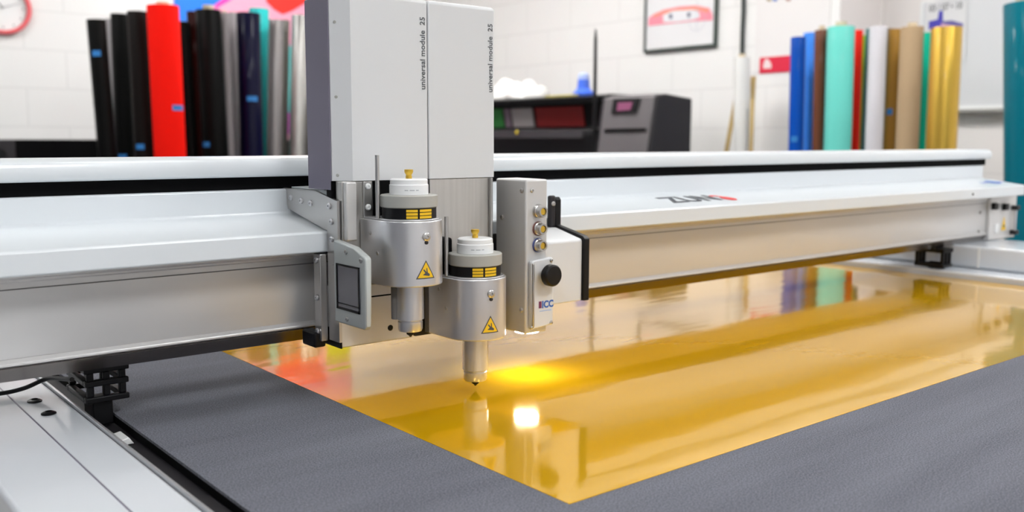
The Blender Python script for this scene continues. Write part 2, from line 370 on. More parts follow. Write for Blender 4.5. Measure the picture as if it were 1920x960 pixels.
obj('knob', lathe(B(), [(.006, 0), (.006, .008), (.013, .010), (.014, .02), (.012, .024)], (3.012, 1.15, tz(85)), 20, (-.3, -1, 0)), BLK, gan)
# lettering on the shelf
sl = Vector((0, 1.338-1.2185, .016)).normalized()
o_ = Vector((1.487, 1.262, tz(247)+(1.262-1.2185)*.134+.0006))
text('lettering', 'ZUN', .075, o_+Vector((-.028, 0, 0)), (1, 0, 0), sl, INK, gan, xs=1.0, bold=.0018)
n_ = Vector((1, 0, 0)).cross(sl)
bm = B(); arc = []
for k in range(9):
    a = math.radians(115-k*115/8); arc.append((.026*math.cos(a), .046*math.sin(a)))
for k in range(9):
    a = math.radians(0+k*115/8); arc.append((.019*math.cos(a), .036*math.sin(a)))
flat(bm, arc, o_+Vector((.142, 0, 0)), (1, 0, 0), sl, .0004); flat(bm, [(.017*math.cos(k*PI/8), .009+.020*math.sin(k*PI/8)) for k in range(16)], o_+Vector((.158, 0, 0)), (1, 0, 0), sl, .0004)
obj('red_emblem', bm, REDINK, gan, smooth=False)
bm = B(); 
obj('blue_emblem', flat(B(), [(.03*math.cos(k*PI/8), .022*math.sin(k*PI/8)) for k in range(16)], (2.915, 1.275, tz(247)+.134*.0565+.0006), (1, 0, 0), sl, .0004), BLUEINK, gan, smooth=False)
for dx in (-.06, .052):
    obj('blue_emblem', flat(B(), [(-.018, 0), (.018, 0), (.018, .01), (-.018, .01)], (2.915+dx, 1.270, tz(247)+.134*.0515+.0006), (1, 0, 0), sl, .0004), mat('pale_blue_ink', (.30, .32, .62), .6), gan, smooth=False)
# black wire from the rail to the left bracket
pts = spline([at(-60, 742, 2, tz(28)), at(0, 738, 2, tz(24)), at(45, 728, 2, tz(28)), at(90, 710, 2, tz(40)), Vector((.322, 1.31, tz(62)))], 8)
tag(obj('signal_cable', tube(B(), pts, .0032), RUB), 'thin black cable lying over the left white rail and running to the gantry', 'cable')

# ================================================================= TOOL CARRIAGE
car = thing('tool_carriage', 'aluminium tool carriage with control panels riding on the front of the gantry', 'machine carriage', (.86, 1.2, tz(75)))
obj('back_plate', box(B(), .652, .944, 1.2005, 1.2150, tz(167), tz(320)), BLKM, car, .001)
b1 = obj('lower_block', box(B(), .660, .788, 1.1985, 1.262, tz(76), tz(166)), ALU_FACE, car, .002)
obj('seam', box(B(), .662, .785, 1.1975, 1.1990, tz(146), tz(148)), BLKM, b1)
screw(b1, (.746, 1.1984, tz(96)), (0, -1, 0), .0045, .001, BLK)
obj('lower_block', box(B(), .792, .944, 1.2005, 1.262, tz(76), tz(166)), DGREY, car, .002)
# side bracket over the shelf, facing -X
def shelfz(y): return 247 + (y*1000-1218.5)*.134
br = prism(B(), [(1.336, tz(300)), (1.352, tz(300)), (1.352, tz(304)), (1.250, tz(304)), (1.184, tz(292)), (1.184, tz(88)), (1.214, tz(88)), (1.214, tz(248.5)), (1.226, tz(250)), (1.3380, tz(273)), (1.3410, tz(280)), (1.3410, tz(300))], 0, .6515, .656)
obj('side_bracket', br, STEEL, car)
obj('bracket_top', box(B(), .6565, .70, 1.23, 1.335, tz(304), tz(306.5)), W_PAINT, car, .001)
for y, z in ((1.325, 290), (1.292, 287), (1.262, 285), (1.205, 284), (1.200, 262), (1.200, 237)):
    screw(car, (.6515, y, tz(z)), (-1, 0, 0), .0045, .003, ALU)
bp_ = obj('bracket_post', box(B(), .640, .6512, 1.2165 , 1.236, tz(86), tz(214)), STEEL, car, .001)
for z in (205, 150, 100): screw(bp_, (.6395, 1.226, tz(z)), (-1, 0, 0), .0045, .003, ALU)
obj('cable_clamp', box(B(), .6315, .6505, 1.222, 1.262, tz(76), tz(99)), BLK, car, .003)
obj('cable_clamp', box(B(), .6570, .6595, 1.19, 1.24, tz(77), tz(104)), BLK, car, .0008)
# tilted operator display
dp = [(1.176, 239), (1.120, 233), (1.091, 222), (1.089, 218), (1.091, 127), (1.095, 122), (1.176, 122)]
disp = obj('display_housing', prism(B(), [(y, tz(z)) for y, z in dp], 0, .640, .6505), PANELG, car, .0025, seg=3)
obj('screen', prism(B(), [(1.166, tz(207)), (1.103, tz(207)), (1.103, tz(143)), (1.166, tz(143))], 0, .6388, .6400), GLASS, disp, .0004)
bm = B()
for a in ((1.163, 1.166, 143, 207), (1.103, 1.1055, 143, 207), (1.103, 1.166, 204.5, 207), (1.103, 1.166, 143, 146), (1.103, 1.166, 151, 152)):
    box(bm, .6378, .6388, a[0], a[1], tz(a[2]), tz(a[3]))
obj('screen_bezel', bm, BLK, disp)
for y, z in ((1.14, 225), (1.100, 217), (1.14, 131)): screw(disp, (.640, y, tz(z)), (-1, 0, 0), .0035, .002)
obj('display_arm', box(B(), .6506, .6514, 1.1, 1.2, tz(150), tz(200)), STEEL, car)
# control box
cb = obj('control_box', prism(B(), [(.948, 1.121), (.993, 1.121), (.993, 1.197), (.948, 1.197)], 2, tz(72), tz(317)), CBOX, car, .003, seg=3)
for y, z in ((1.131, 300), (1.18, 255), (1.131, 110)): screw(cb, (.948, y, tz(z)), (-1, 0, 0), .004)
screw(cb, (.960, 1.121, tz(300)), (0, -1, 0), .0035); screw(cb, (.957, 1.121, tz(131)), (0, -1, 0), .0035)
for k, z in enumerate((267, 239.5, 213)):
    c = (.973, 1.1208, tz(z))
    s = obj('socket', lathe(B(), [(.0105, 0), (.0105, .004), (.0092, .005), (.0092, .012), (.0085, .0135), (.0060, .0135), (.0058, .006), (.001, .006)], c, 28, (0, -1, 0)), [STEEL, mat('blue_ring', (.08, .12, .4), .4)][0], cb)
    obj('socket_insert', lathe(B(), [(.0052, .006), (.0052, .0115), (.001, .0115)], c, 20, (0, -1, 0)), GOLD, s)
    obj('socket_collar', lathe(B(), [(.0115, .0002), (.0115, .002), (.0107, .002), (.0107, .0002)], c, 28, (0, -1, 0)), [STEEL, mat('dull_red', (.25, .10, .09), .5), mat('dull_blue', (.07, .10, .35), .5)][k], s)
fp = obj('front_cover', prism(B(), [(.953, tz(80)), (.999, tz(84)), (.999, tz(190)), (.996, tz(193)), (.956, tz(190)), (.953, tz(187))], 1, 1.112, 1.1205), COVER, car, .002)
obj('cover_rail', box(B(), .9535, .9565, 1.1085, 1.1122, tz(84), tz(186)), STEEL, fp, .001)
for x, z in ((.9965, 87), (.9955, 188), (.956, 84)): screw(fp, (x-.002, 1.112, tz(z)), (0, -1, 0), .003)
obj('black_knob', lathe(B(), [(.007, 0), (.007, .008), (.015, .009), (.0172, .012), (.0172, .022), (.015, .0245), (.003, .0252)], (.979, 1.1118, tz(167)), 32, (0, -1, 0)), RUB, fp)
text('lettering', 'ICC', .0155, (.9745, 1.1118, tz(113)), (1, 0, 0), (0, 0, 1), BLUEINK, fp, xs=.95, bold=.0006)
obj('logo_square', box(B(), .9680, .9735, 1.1113, 1.1119, tz(113), tz(124)), mat('logo_maroon', (.18, .03, .10), .5), fp)
obj('logo_line', box(B(), .970, .994, 1.1115, 1.1119, tz(107.5), tz(108.7)), mat('logo_pale_blue', (.35, .5, .8), .5), fp)
LED = mat('camera_ring_light', (1, 1, 1), .4, emit=(.95, .97, 1), estr=75)
lx, ly = .9685, 1.1415
led = obj('ring_light', lathe(B(), [(.0085, 0), (.0192, 0), (.0192, -.0006), (.0085, -.0006)], (lx, ly, tz(71.8)), 32, closed=False), LED, cb)
obj('lens', lathe(B(), [(.0078, 0), (.0078, -.002), (.006, -.002), (.005, -.001)], (lx, ly, tz(71.9)), 24), BLK, cb)
eb = obj('camera_housing', prism(B(), [(1.136, tz(110)), (1.136, tz(212)), (1.139, tz(215)), (1.200, tz(229)), (1.206, tz(229)), (1.206, tz(110))], 0, .994, 1.0845), COVER, car, .002)
obj('end_guard', prism(B(), [(1.131, tz(110)), (1.131, tz(214)), (1.136, tz(219)), (1.203, tz(233)), (1.203, tz(276)), (1.207, tz(281)), (1.212, tz(281)), (1.212, tz(226)), (1.140, tz(211)), (1.137, tz(110))], 0, 1.0850, 1.097), BLK, car, .001)
obj('guard_side', prism(B(), [(1.137, tz(110)), (1.137, tz(212)), (1.210, tz(227)), (1.210, tz(110))], 0, 1.0852, 1.0885), BLK, car)
obj('guard_post', box(B(), 1.072, 1.0848, 1.2025, 1.212, tz(229.5), tz(284)), DGREY, car, .003)
screw(car, (1.078, 1.2023, tz(270)), (0, -1, 0), .004)
obj('rear_link', box(B(), .945, 1.08, 1.2065, 1.2145, tz(110), tz(225)), DGREY, car)

# ================================================================= CUTTING MODULES
def module(cx, zb, left, label, x0, x1):
    """cx: tool axis; zb: bottom of the tool body (mm above the bed); left: has the chamfered flank"""
    cy = 1.121; R = .0465
    t = thing('cutting_module', label, 'cutting module', (cx, cy, tz(zb-75)), 'cutting modules on the carriage')
    if left:
        poly = [(x1, 1.178), (.6745, 1.178), (.6535, 1.1995), (.6535, 1.268), (.670, 1.285), (x1, 1.285)]
    else:
        poly = [(x1, 1.178), (x0, 1.178), (x0, 1.285), (x1, 1.285)]
    zb_c = tz(320); zt = tz(583)
    cov = prism(B(), poly, 2, zb_c, zt)
    cv = obj('cover', cov, [COVER, LAV], t, 0)
    md = cv.modifiers.new('bevel', 'BEVEL'); md.width = .006; md.segments = 4; md.limit_method = 'WEIGHT'
    bw = cv.data.attributes.new('bevel_weight_edge', 'FLOAT', 'EDGE')
    for e in cv.data.edges:
        a, b = (cv.data.vertices[i].co for i in e.vertices)
        if a.z > zt-.001 and b.z > zt-.001: bw.data[e.index].value = 1.
        elif abs(a.y-1.178) < .001 and abs(b.y-1.178) < .001 and abs(a.x-b.x) < .001 and abs(a.x-.6745) > .001: bw.data[e.index].value = .35
    if left:
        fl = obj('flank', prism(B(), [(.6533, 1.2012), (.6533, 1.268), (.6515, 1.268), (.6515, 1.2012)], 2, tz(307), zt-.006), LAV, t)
        # trim the corner of the flank at its top by a small slope
        for z in (350, 460, 563): screw(cv, (.6590, 1.1938, tz(z-22)), (-1, -1, 0), .0022, .001, GREYCAP)
    # printed text reading upwards
    text('lettering', 'universal module  25', .0123, (x1-.0045, 1.1776, tz(452)), (0, 0, 1), (-1, 0, 0), GREYINK, t, xs=1.02, bold=.0001)
    # column below the cover
    col = obj('column', box(B(), x0+(.004 if left else .002), x1-.004, 1.1795, 1.1975, tz(max(zb-2, 78)), tz(319.5)), BRUSH, t, .001)
    if left:
        obj('side_plate', box(B(), .6585, .6755, 1.1690, 1.1790, tz(zb+60), tz(319)), ALU_FACE, col, .002)
        cp = obj('column_plate', box(B(), .690, .704, 1.1755, 1.1790, tz(zb+70), tz(319)), STEEL, col, .001)
        for z in (312, 282): screw(cp, (.697, 1.1755, tz(z)), (0, -1, 0), .0045, .003, WHITE)
        obj('black_infill', box(B(), .707, x1-.006, 1.174, 1.179, tz(zb+92), tz(319)), BLKM, col)  # matte black sheet over the column below the cover
    else:
        obj('black_infill', box(B(), cx-.045, cx-.020, 1.150, 1.179, tz(zb+92), tz(zb+148)), BLKM, col, .004)  # matte black block beside the cap
        obj('edge_rod', cyl(B(), (x1-.0085, 1.1755, tz(zb+100)), .0028, tz(319)-tz(zb+100)), STEEL, col)
    # tool body: half round front, flat flanks running back
    zt_ = tz(zb+91.5); z0 = tz(zb)
    out = [(cx-R, 1.1785)] + [(cx+R*math.cos(a), cy+R*math.sin(a)) for a in [PI + PI*k/36 for k in range(37)]] + [(cx+R, 1.1785)]
    body = obj('tool_body', prism(B(), out, 2, z0, zt_), ALU_BODY, t, .0016, ang=20, seg=3)
    rim = prism(B(), [(cx+(x-cx)*.93, cy+(y-cy)*.93) for x, y in out], 2, zt_, zt_+.0022)
    obj('top_plate', rim, ALU, body, .0008)
    # collar with printed band
    A = lambda r, a, b, e=.0012: [(r-e, a), (r, a+e), (r, b-e), (r-e, b)]
    bd = obj('band', lathe(B(), [(.0385, 0), (.0385, .015)], (cx, cy, zt_+.0023), 48), BLK, t)
    bm = B(); va = math.atan2(-cy, -cx)
    for a, b in ((-.004, .012), (.015, .036)):
        for k in range(3):
            wrap(bm, [(a, .001+k*.0045), (b, .001+k*.0045), (b, .0045+k*.0045), (a, .0045+k*.0045)], cx, cy, .03862, va, zt_+.0023)
    obj('printed_band', bm, YEL, bd, smooth=False)
    obj('adjusting_ring', lathe(B(), A(.0405, 0, .0175), (cx, cy, zt_+.0175), 56), GREYCAP, t)
    cap = obj('collar', lathe(B(), [(.0275, 0), (.0275, .0135), (.0265, .0145), (.0265, .0205), (.0245, .022)], (cx, cy, zt_+.0352), 48), WHITE, t)
    bm = B()
    for a, b in ((-.006, -.001), (.001, .008), (.010, .014)): wrap(bm, [(a, .006), (b, .006), (b, .0072), (a, .0072)], cx, cy, .02762, va, zt_+.0352)
    obj('collar_print', bm, mat('faint_print', (.45, .46, .48), .6), cap, smooth=False)
    obj('knob', lathe(B(), [(.0045, 0), (.0045, .004), (.0038, .0045), (.0062, .009), (.0062, .0125), (.0052, .0128)], (cx, cy, zt_+.0573), 20), GOLD, t)
    obj('guide_rod', cyl(B(), (cx-.0435, 1.134, zt_+.0022), .0030, .088, seg=14), STEEL, t)
    # nozzle
    nz = obj('nozzle', lathe(B(), [(.0165, -.069), (.0178, -.066), (.0178, -.0555), (.0168, -.0545), (.0168, -.053), (.0198, -.0515), (.0198, 0)], (cx, cy, z0-.0002), 40), ALU_BODY, t)
    if left: obj('nozzle_sleeve', cyl(B(), (cx-.0150, cy+.012, z0-.052), .008, .0518, seg=20), GREYLINE, nz)
    obj('tool_tip', lathe(B(), [(.0012, -.0785), (.0030, -.0762), (.0055, -.0745), (.0060, -.0700), (.0100, -.0692)], (cx, cy, z0), 20), BLK, t)
    # sensor screw and warning triangle on the front
    fa = va + .50
    def onbody(off, z): a = fa + off/R; return Vector((cx+R*math.cos(a), cy+R*math.sin(a), z)), Vector((math.cos(a), math.sin(a), 0))
    p, n = onbody(.001, tz(zb+70))
    s = screw(body, p, n, .0060, .0030, STEEL); p, n = onbody(.001, tz(zb+62)); obj('pin', lathe(B(), [(.0028, 0), (.0025, .0015), (.001, .0016)], p, 14, n), DGREY, s)
    wt = obj('warning_sign', wrap(B(), [(-.0150, 0), (.0150, 0), (.0, .0262)], cx, cy, R+.0002, fa, tz(zb+11.5)), INK, body, smooth=False)
    bm = wrap(B(), [(-.0125, .0015), (.0125, .0015), (0, .0235)], cx, cy, R+.00035, fa, tz(zb+11.5))
    f_ = obj('warning_field', bm, YEL, wt, smooth=False)
    bm = B()
    for poly in ([(-.0052, .0055), (.0055, .0036), (.0063, .0060), (.0025, .0090), (-.0010, .0085)], [(-.0045, .0125), (-.0030, .0135), (.0015, .0085), (-.0010, .0078)], [(.0005, .0150), (.0018, .0152), (.0028, .0080), (.0008, .0080)]):
        wrap(bm, poly, cx, cy, R+.0005, fa, tz(zb+11.5))
    obj('hand_symbol', bm, INK, f_, smooth=False)
    for off, z in ((-.034, 54), (-.058, 50)):
        pass
    for y, z in ((1.150, zb+72), (1.132, zb+45)): screw(body, (cx-R, y, tz(z)), (-1, 0, 0), .0028, .0012)
module(.7315, 175.5, True, 'left of the two cutting modules, raised, with dark lavender side flank', .6535, .8035)
module(.8485, 84.0, False, 'right of the two cutting modules, lowered with its tip at the gold sheet', .8055, .930)

# ================================================================= FILM ROLLS
CORE = mat('cardboard_core', (.62, .52, .36), .8)
TAPE = mat('blue_masking_tape', (.02, .20, .55), .6)
def roll(label, group, plane, v, lt, rt, top, bot, color, rough=.25, core=None, tape=None, base=.45, metal=0., col2=None, coat=.6, wrinkle=0, name='film_roll', cat='film roll'):
    """lt, rt: pixel left and right of the top; top: pixel row of the film's top; bot: pixel column of the axis at row 285"""
    c = (lt+rt)/2; P = at(c, top, plane, v); Q = at(bot, 285, plane, v)
    dep = P.dot(d) - CAMZ*d.z; R = (rt-lt)/2*dep/F
    ax = (P-Q).normalized(); foot_ = Q + (base-Q.z)/ax.z*ax; L = (P-foot_).length
    t = thing(name, label, cat, foot_, group)
    m = mat('film', color, rough, metal, coat=coat*.3, spec=.12, bump=wrinkle, bscale=25, var=.35*wrinkle, vscale=9, stretch=(1, 1, .25)) if not isinstance(color, bpy.types.Material) else color
    lift = R*math.sqrt(max(0, 1-ax.z**2)) + .002
    obj('wound_film', lathe(B(), [(R*.42, lift), (R*.985, lift), (R, lift+.004), (R, L-.004), (R*.985, L), (R*.42, L)], foot_, 40, ax, closed=False), m, t)
    obj('core_tube', lathe(B(), [(R*.41, lift), (R*.41, L+(core or .004)), (R*.36, L+(core or .004)), (R*.36, lift)], foot_, 28, ax, closed=False), CORE, t)
    if tape:
        tp = at(tape[0], tape[1], plane, v); h = (tp-foot_).dot(ax); q = Vector((0, 0, 1)).rotation_difference(ax)
        pt = foot_+ax*h; aim = (Vector((0, 0, CAMZ))-pt); aim -= ax*aim.dot(ax); a_dir = aim.normalized(); side = a_dir.cross(ax)
        off = max(-.8, min(.8, -(tape[0]-(c+(bot-c)*(tape[1]-top)/(285-top)))/((rt-lt)/2)))
        bm = B(); a0 = math.asin(off); vv = []
        for s_ in (-.017, .017):
            vv.append([bm.verts.new(pt + ax*s_ + (a_dir*math.cos(a0+k*.11)+side*math.sin(a0+k*.11))*(R+.0012)) for k in range(-4, 5)])
        for k in range(8): bm.faces.new((vv[0][k], vv[0][k+1], vv[1][k+1], vv[1][k]))
        obj('tape_tab', bm, TAPE, t)
    return t
GL = 'film rolls standing behind the left of the gantry'; GR = 'film rolls standing behind the right of the gantry'
black = mat('black_film', (.0025, .0025, .0025), .4, spec=.10); black2 = mat('soft_black_film', (.006, .004, .0035), .45, spec=.12)
YL = 6.22
roll('leftmost black film roll of the left rack, leaning left, blue tape near its top', GL, 1, YL, 163, 197, 37, 201, black, tape=(181, 101))
roll('thin grey film roll between the two leftmost black rolls', GL, 1, YL+.39, 197, 216, 36, 226, (.35, .33, .34), .4)
roll('second black film roll of the left rack, with blue tape low down', GL, 1, YL+.20, 208, 243, 27, 234, black, tape=(230, 294))
roll('brownish black film roll directly left of the bright red roll', GL, 1, YL-.03, 239, 275, 22, 271, black2, tape=(263, 275))
roll('bright red film roll, the widest coloured one behind the left of the gantry', GL, 1, YL-.25, 276, 334, 11, 319, (.86, .006, .001), .8, core=.0229, coat=0, tape=(334, 203))
roll('short thin black film roll right of the bright red roll', GL, 1, YL+.1001, 331, 354, 41, 358, black)
roll('dark maroon film roll beside the thick black roll', GL, 1, YL+.143, 350, 375, 22, 378, (.030, .002, .001), .45)
roll('thick black film roll with a cream core showing on top', GL, 1, YL-.0286, 367, 413, 19, 405, black, core=.0315, tape=(381, 271))
roll('slim pale grey film roll right of the thick black roll', GL, 1, YL+.05, 412, 430, 24, 432, (.28, .25, .26), .3, core=.0143)
roll('slim light silver film roll left of the navy roll', GL, 1, YL+.20, 426, 446, 24, 443, (.36, .33, .34), .3)
roll('navy blue film roll with a blue tape tab at mid height', GL, 1, YL-.0286, 443, 487, 25, 472, (.0018, .0018, .020), .35, tape=(473, 186))
roll('teal film roll peeking out behind the navy roll', GL, 1, YL+.1859, 467, 504, 17, 484, (.03, .52, .52), .4)
roll('clear silver film roll right of the teal roll', GL, 1, YL, 504, 532, 38, 514, (.30, .28, .28), .25, metal=.5)
roll('slim brown grey film roll behind the clear silver roll', GL, 1, YL+.1573, 524, 543, 38, 530, (.20, .19, .17), .3, metal=.3)
roll('crinkled silver film roll nearest the white module cover', GL, 1, YL-.0143, 547, 578, 29, 557, (.50, .49, .47), .25, metal=.6, wrinkle=1)
roll('dull dark grey film roll behind the crinkled silver roll', GL, 1, YL+.1716, 566, 590, 42, 578, (.12, .11, .105), .3, metal=.3)
XP = 5.0
roll('leftmost royal blue film roll of the right rack', GR, 0, XP, 1483, 1511, 70, 1492, (.001, .07, .42), .35, tape=(1489, 261))
roll('sky blue film roll beside the royal blue roll', GR, 0, XP+.16, 1507, 1531, 62, 1515, (.06, .28, .90), .4)
roll('glossy brown film roll left of the turquoise roll', GR, 0, XP-.0143, 1528, 1554, 57, 1536, (.15, .052, .026), .15, core=.0257, coat=1)
roll('large turquoise film roll with a tan core on top', GR, 0, XP-.0429, 1552, 1602, 51, 1570, (.15, .62, .54), .4, core=.0286)
roll('red film roll right of the large turquoise roll', GR, 0, XP+.18, 1599, 1618, 57, 1601, (.85, .015, .004), .4)
roll('thin lime green film roll behind the red roll', GR, 0, XP+.26, 1612, 1630, 67, 1618, (.22, .50, .01), .4)
roll('slim dark grey teal film roll left of the white silver roll', GR, 0, XP+.11, 1624, 1640, 54, 1622, (.05, .17, .18), .3)
roll('white silver film roll in the middle of the right rack', GR, 0, XP-.0286, 1631, 1663, 50, 1638, (.62, .61, .65), .3)
roll('dark grey film roll right of the white silver roll', GR, 0, XP+.15, 1656, 1676, 54, 1654, (.10, .095, .10), .3)
roll('ochre brown film roll with a blue tape tab', GR, 0, XP+.08, 1667, 1691, 55, 1668, (.36, .19, .035), .3, tape=(1668, 210))
roll('light brown cardboard coloured roll right of the ochre roll', GR, 0, XP-.0429, 1690, 1731, 51, 1700, (.42, .30, .18), .7, core=.0229, coat=0)
roll('emerald green film roll beside the gold roll', GR, 0, XP+.17, 1727, 1750, 62, 1732, (.004, .42, .27), .35)
roll('metallic gold film roll, rightmost and widest of the right rack', GR, 0, XP-.0143, 1748, 1803, 52, 1764, (.66, .42, .07), .32, metal=.7)
roll('tall teal film roll standing alone at the right edge beyond the gantry end', 'teal rolls at the right edge', 0, 4.7, 1885, 1958, 6, 1922, (.001, .13, .18), .3, core=.0286, base=.02)
def rack(label, x0, x1, y0, y1):
    t = thing('roll_rack', label, 'rack', ((x0+x1)/2, (y0+y1)/2, 0))
    obj('shelf', box(B(), x0, x1, y0, y1, .42, .45), BLKM, t, .003)
    for x in (x0+.02, x1-.02):
        for y in (y0+.02, y1-.02): obj('post', box(B(), x-.018, x+.018, y-.018, y+.018, 0, .42), BLK, t, .002)
rack('black floor rack holding the film rolls behind the left of the gantry', 1.6, 4.0, 5.85, 6.75)
rack('black floor rack holding the film rolls behind the right of the gantry', 4.78, 5.35, 2.1, 3.75)

# ================================================================= BACK WALL THINGS
# long black workbench against the back wall
zb = at(90, 262, 1, 7.0).z
wb = thing('workbench', 'long black workbench along the white wall behind the film rolls', 'workbench', (2.2, 7.2, 0))
obj('bench_top', box(B(), -.2, 4.1, 6.80, 7.68, zb-.15, zb), BLKM, wb, .004)
for x in (0, 2.1, 4.0):
    for y in (6.9, 7.55): obj('leg', box(B(), x-.03, x+.03, y-.03, y+.03, 0, zb-.15), BLK, wb, .003)
p0 = at(-30, 262, 1, 6.4); p1 = at(31, 305, 1, 6.4)
sp = thing('desk_speaker', 'small dark lavender grey speaker box at the left edge by the bench', 'speaker', ((p0.x+p1.x)/2, 6.52, 0))
obj('cabinet', box(B(), p0.x, p1.x, 6.40, 6.64, p1.z-.15, p0.z), DGREY, sp, .008)
obj('grille', lathe(B(), [(.035, 0), (.033, .004), (.012, .001), (.002, .004)], ((p0.x+p1.x)/2, 6.3995, p0.z-.09), 28, (0, -1, 0)), BLK, sp)
obj('stand', box(B(), (p0.x+p1.x)/2-.03, (p0.x+p1.x)/2+.03, 6.49, 6.55, .02, p1.z-.15), BLK, sp); obj('stand_base', lathe(B(), [(.13, 0), (.13, .012), (.03, .02)], ((p0.x+p1.x)/2, 6.52, 0)), BLK, sp)
# clock
cc = at(4, 14, 1, YW-.02)
ck = thing('wall_clock', 'round wall clock with a red rim at the upper left of the wall', 'clock', cc)
obj('rim', lathe(B(), [(.160, 0), (.190, 0), (.193, .028), (.183, .046), (.166, .046), (.160, .028)], (cc.x, YW-.001, cc.z), 48, (0, -1, 0), closed=False), mat('clock_red', (.85, .13, .15), .4), ck)
fc = obj('face', cyl(B(), (cc.x, YW-.001, cc.z), .161, .014, (0, -1, 0), 40), WHITE, ck)
bm = B()
for k in range(12):
    a = k*PI/6; box(bm, cc.x+.139*math.cos(a)-.004, cc.x+.139*math.cos(a)+.003, YW-.0165, YW-.015, cc.z+.139*math.sin(a)-.006, cc.z+.139*math.sin(a)+.006)
obj('hour_marks', bm, INK, fc)
bm = B(); flat(bm, [(-.004, -.01), (.004, -.01), (.003, .08), (-.003, .08)], (cc.x, YW-.019, cc.z), (.8, 0, .6), (-.6, 0, .8), .001); obj('clock_hand', bm, INK, ck)
bm = B(); flat(bm, [(-.002, -.01), (.002, -.01), (.001, .12), (-.001, .12)], (cc.x, YW-.022, cc.z), (.3, 0, -.95), (.95, 0, .3), .001); obj('clock_hand', bm, INK, ck)
# colourful banner: sheet with patches of colour
def P2(px, py): p = at(px, py, 1, YW-.012); return (p.x, p.z)
bn = thing('banner', 'large banner of pink, blue, red and teal shapes hanging behind the film rolls', 'banner', (3.0, YW-.01, 1.4))
def patch(name, pts, col, dy, par=None):
    bm = B(); prism(bm, [P2(*p) for p in pts], 1, YW-.012-dy, YW-.0125-dy+.0004); return obj(name, bm, mat(name, col, .5), par or bn, smooth=False)
obj('sheet', prism(B(), [P2(326, -120), P2(645, -120), P2(645, 262), P2(326, 258)], 1, YW-.011, YW-.002), mat('banner_pink', (.95, .38, .52), .5), bn, smooth=False)
patch('blue_shape', [(326, -119), (430, -119), (420, -4), (395, 14), (372, 30), (352, 42), (326, 42)], (.005, .20, .85), .001)
patch('magenta_shape', [(400, 40), (404, 8), (430, -10), (470, -40), (440, -4), (408, 14)], (.85, .05, .45), .002)
patch('red_shape', [(488, -60), (600, -60), (572, 6), (548, 20), (530, 27), (514, 18), (500, 4)], (.95, .03, .02), .002)
patch('teal_shape', [(490, 95), (548, 85), (560, 92), (590, 140), (590, 180), (548, 214), (490, 186)], (.04, .55, .55), .003)
patch('violet_shape', [(490, 186), (548, 214), (590, 180), (590, 250), (490, 252)], (.50, .01, .42), .0035)
patch('orange_shape', [(574, 68), (590, 68), (590, 90), (574, 88)], (.75, .38, .08), .004)
patch('lime_shape', [(596, -30), (644, -30), (644, 240), (598, 236)], (.45, .62, .01), .0025)
patch('plum_shape', [(326, 150), (490, 150), (490, 250), (326, 250)], (.03, .01, .012), .003)

# ================================================================= PRINTER (along the side wall)
YE = 3.98
def pz(px, py, x): return at(px, py, 0, x).z
XF = 4.42
zt = pz(1110, 176, XF); 
prn = thing('wide_format_printer', 'wide black inkjet printer with dark grey control tower against the white wall', 'printer', (4.8, 5.6, 0))
Yt0 = YE; Yt1 = at(1128, 200, 0, XF).y   # the tower's far end
zt2 = at(1238, 180, 1, YE).z
tw = obj('control_tower', prism(B(), [(XF-.0715, zt2-.7865), (XF-.0643, zt2-.3718), (XF, zt2), (XF+.0858, zt2+.0172), (XF+.336, zt2-.0057), (XF+.336, zt2-.7865)], 1, YE, Yt1), DGREY, prn, .012, seg=3)
GP = mat('mid_grey_panel', (.13, .12, .125), .5)
obj('front_panel', prism(B(), [(XF-.0829, zt2-.715), (XF-.0801, zt2-.3747), (XF-.0143, zt2-.0057), (XF+.0429, zt2+.0172), (XF+.0286, zt2-.0286), (XF-.0572, zt2-.3861), (XF-.0572, zt2-.715)], 1, YE+.0143, Yt1-.0429), GP, tw, .004)
def front(px, py):  # point on the tower's sloping face
    k = XF-.0172; 
    for _ in range(6):
        p = at(px, py, 0, k); k = XF-.0143-(zt2-.0057-p.z)*.046/.258-.006
    return at(px, py, 0, k)
q = [front(1151, 186), front(1201, 184), front(1193, 211), front(1147, 214)]
def quad(name, q, m, par, th=.006):
    n = (q[1]-q[0]).cross(q[3]-q[0]).normalized()
    if n.x > 0: n = -n
    bm = B(); A = [bm.verts.new(p) for p in q]; D = [bm.verts.new(p+n*th) for p in q]
    bm.faces.new(A); bm.faces.new(D[::-1])
    for i in range(4): bm.faces.new((A[i], A[(i+1) % 4], D[(i+1) % 4], D[i]))
    return obj(name, bm, m, par, smooth=False)
sc_ = quad('touch_screen', q, BLK, tw)
q2 = [q[0].lerp(q[2], .5)+(a-q[0].lerp(q[2], .5))*.55 for a in q]; q2 = [a-Vector((.0065, 0, .003)) for a in q2]
quad('screen_picture', q2, mat('screen_purple', (.10, .03, .07), .3, emit=(.5, .12, .25), estr=.25), sc_, .002)
q = [front(1134, 242), front(1212, 240), front(1210, 246), front(1133, 248)]
quad('panel_groove', q, BLKM, tw, .003)
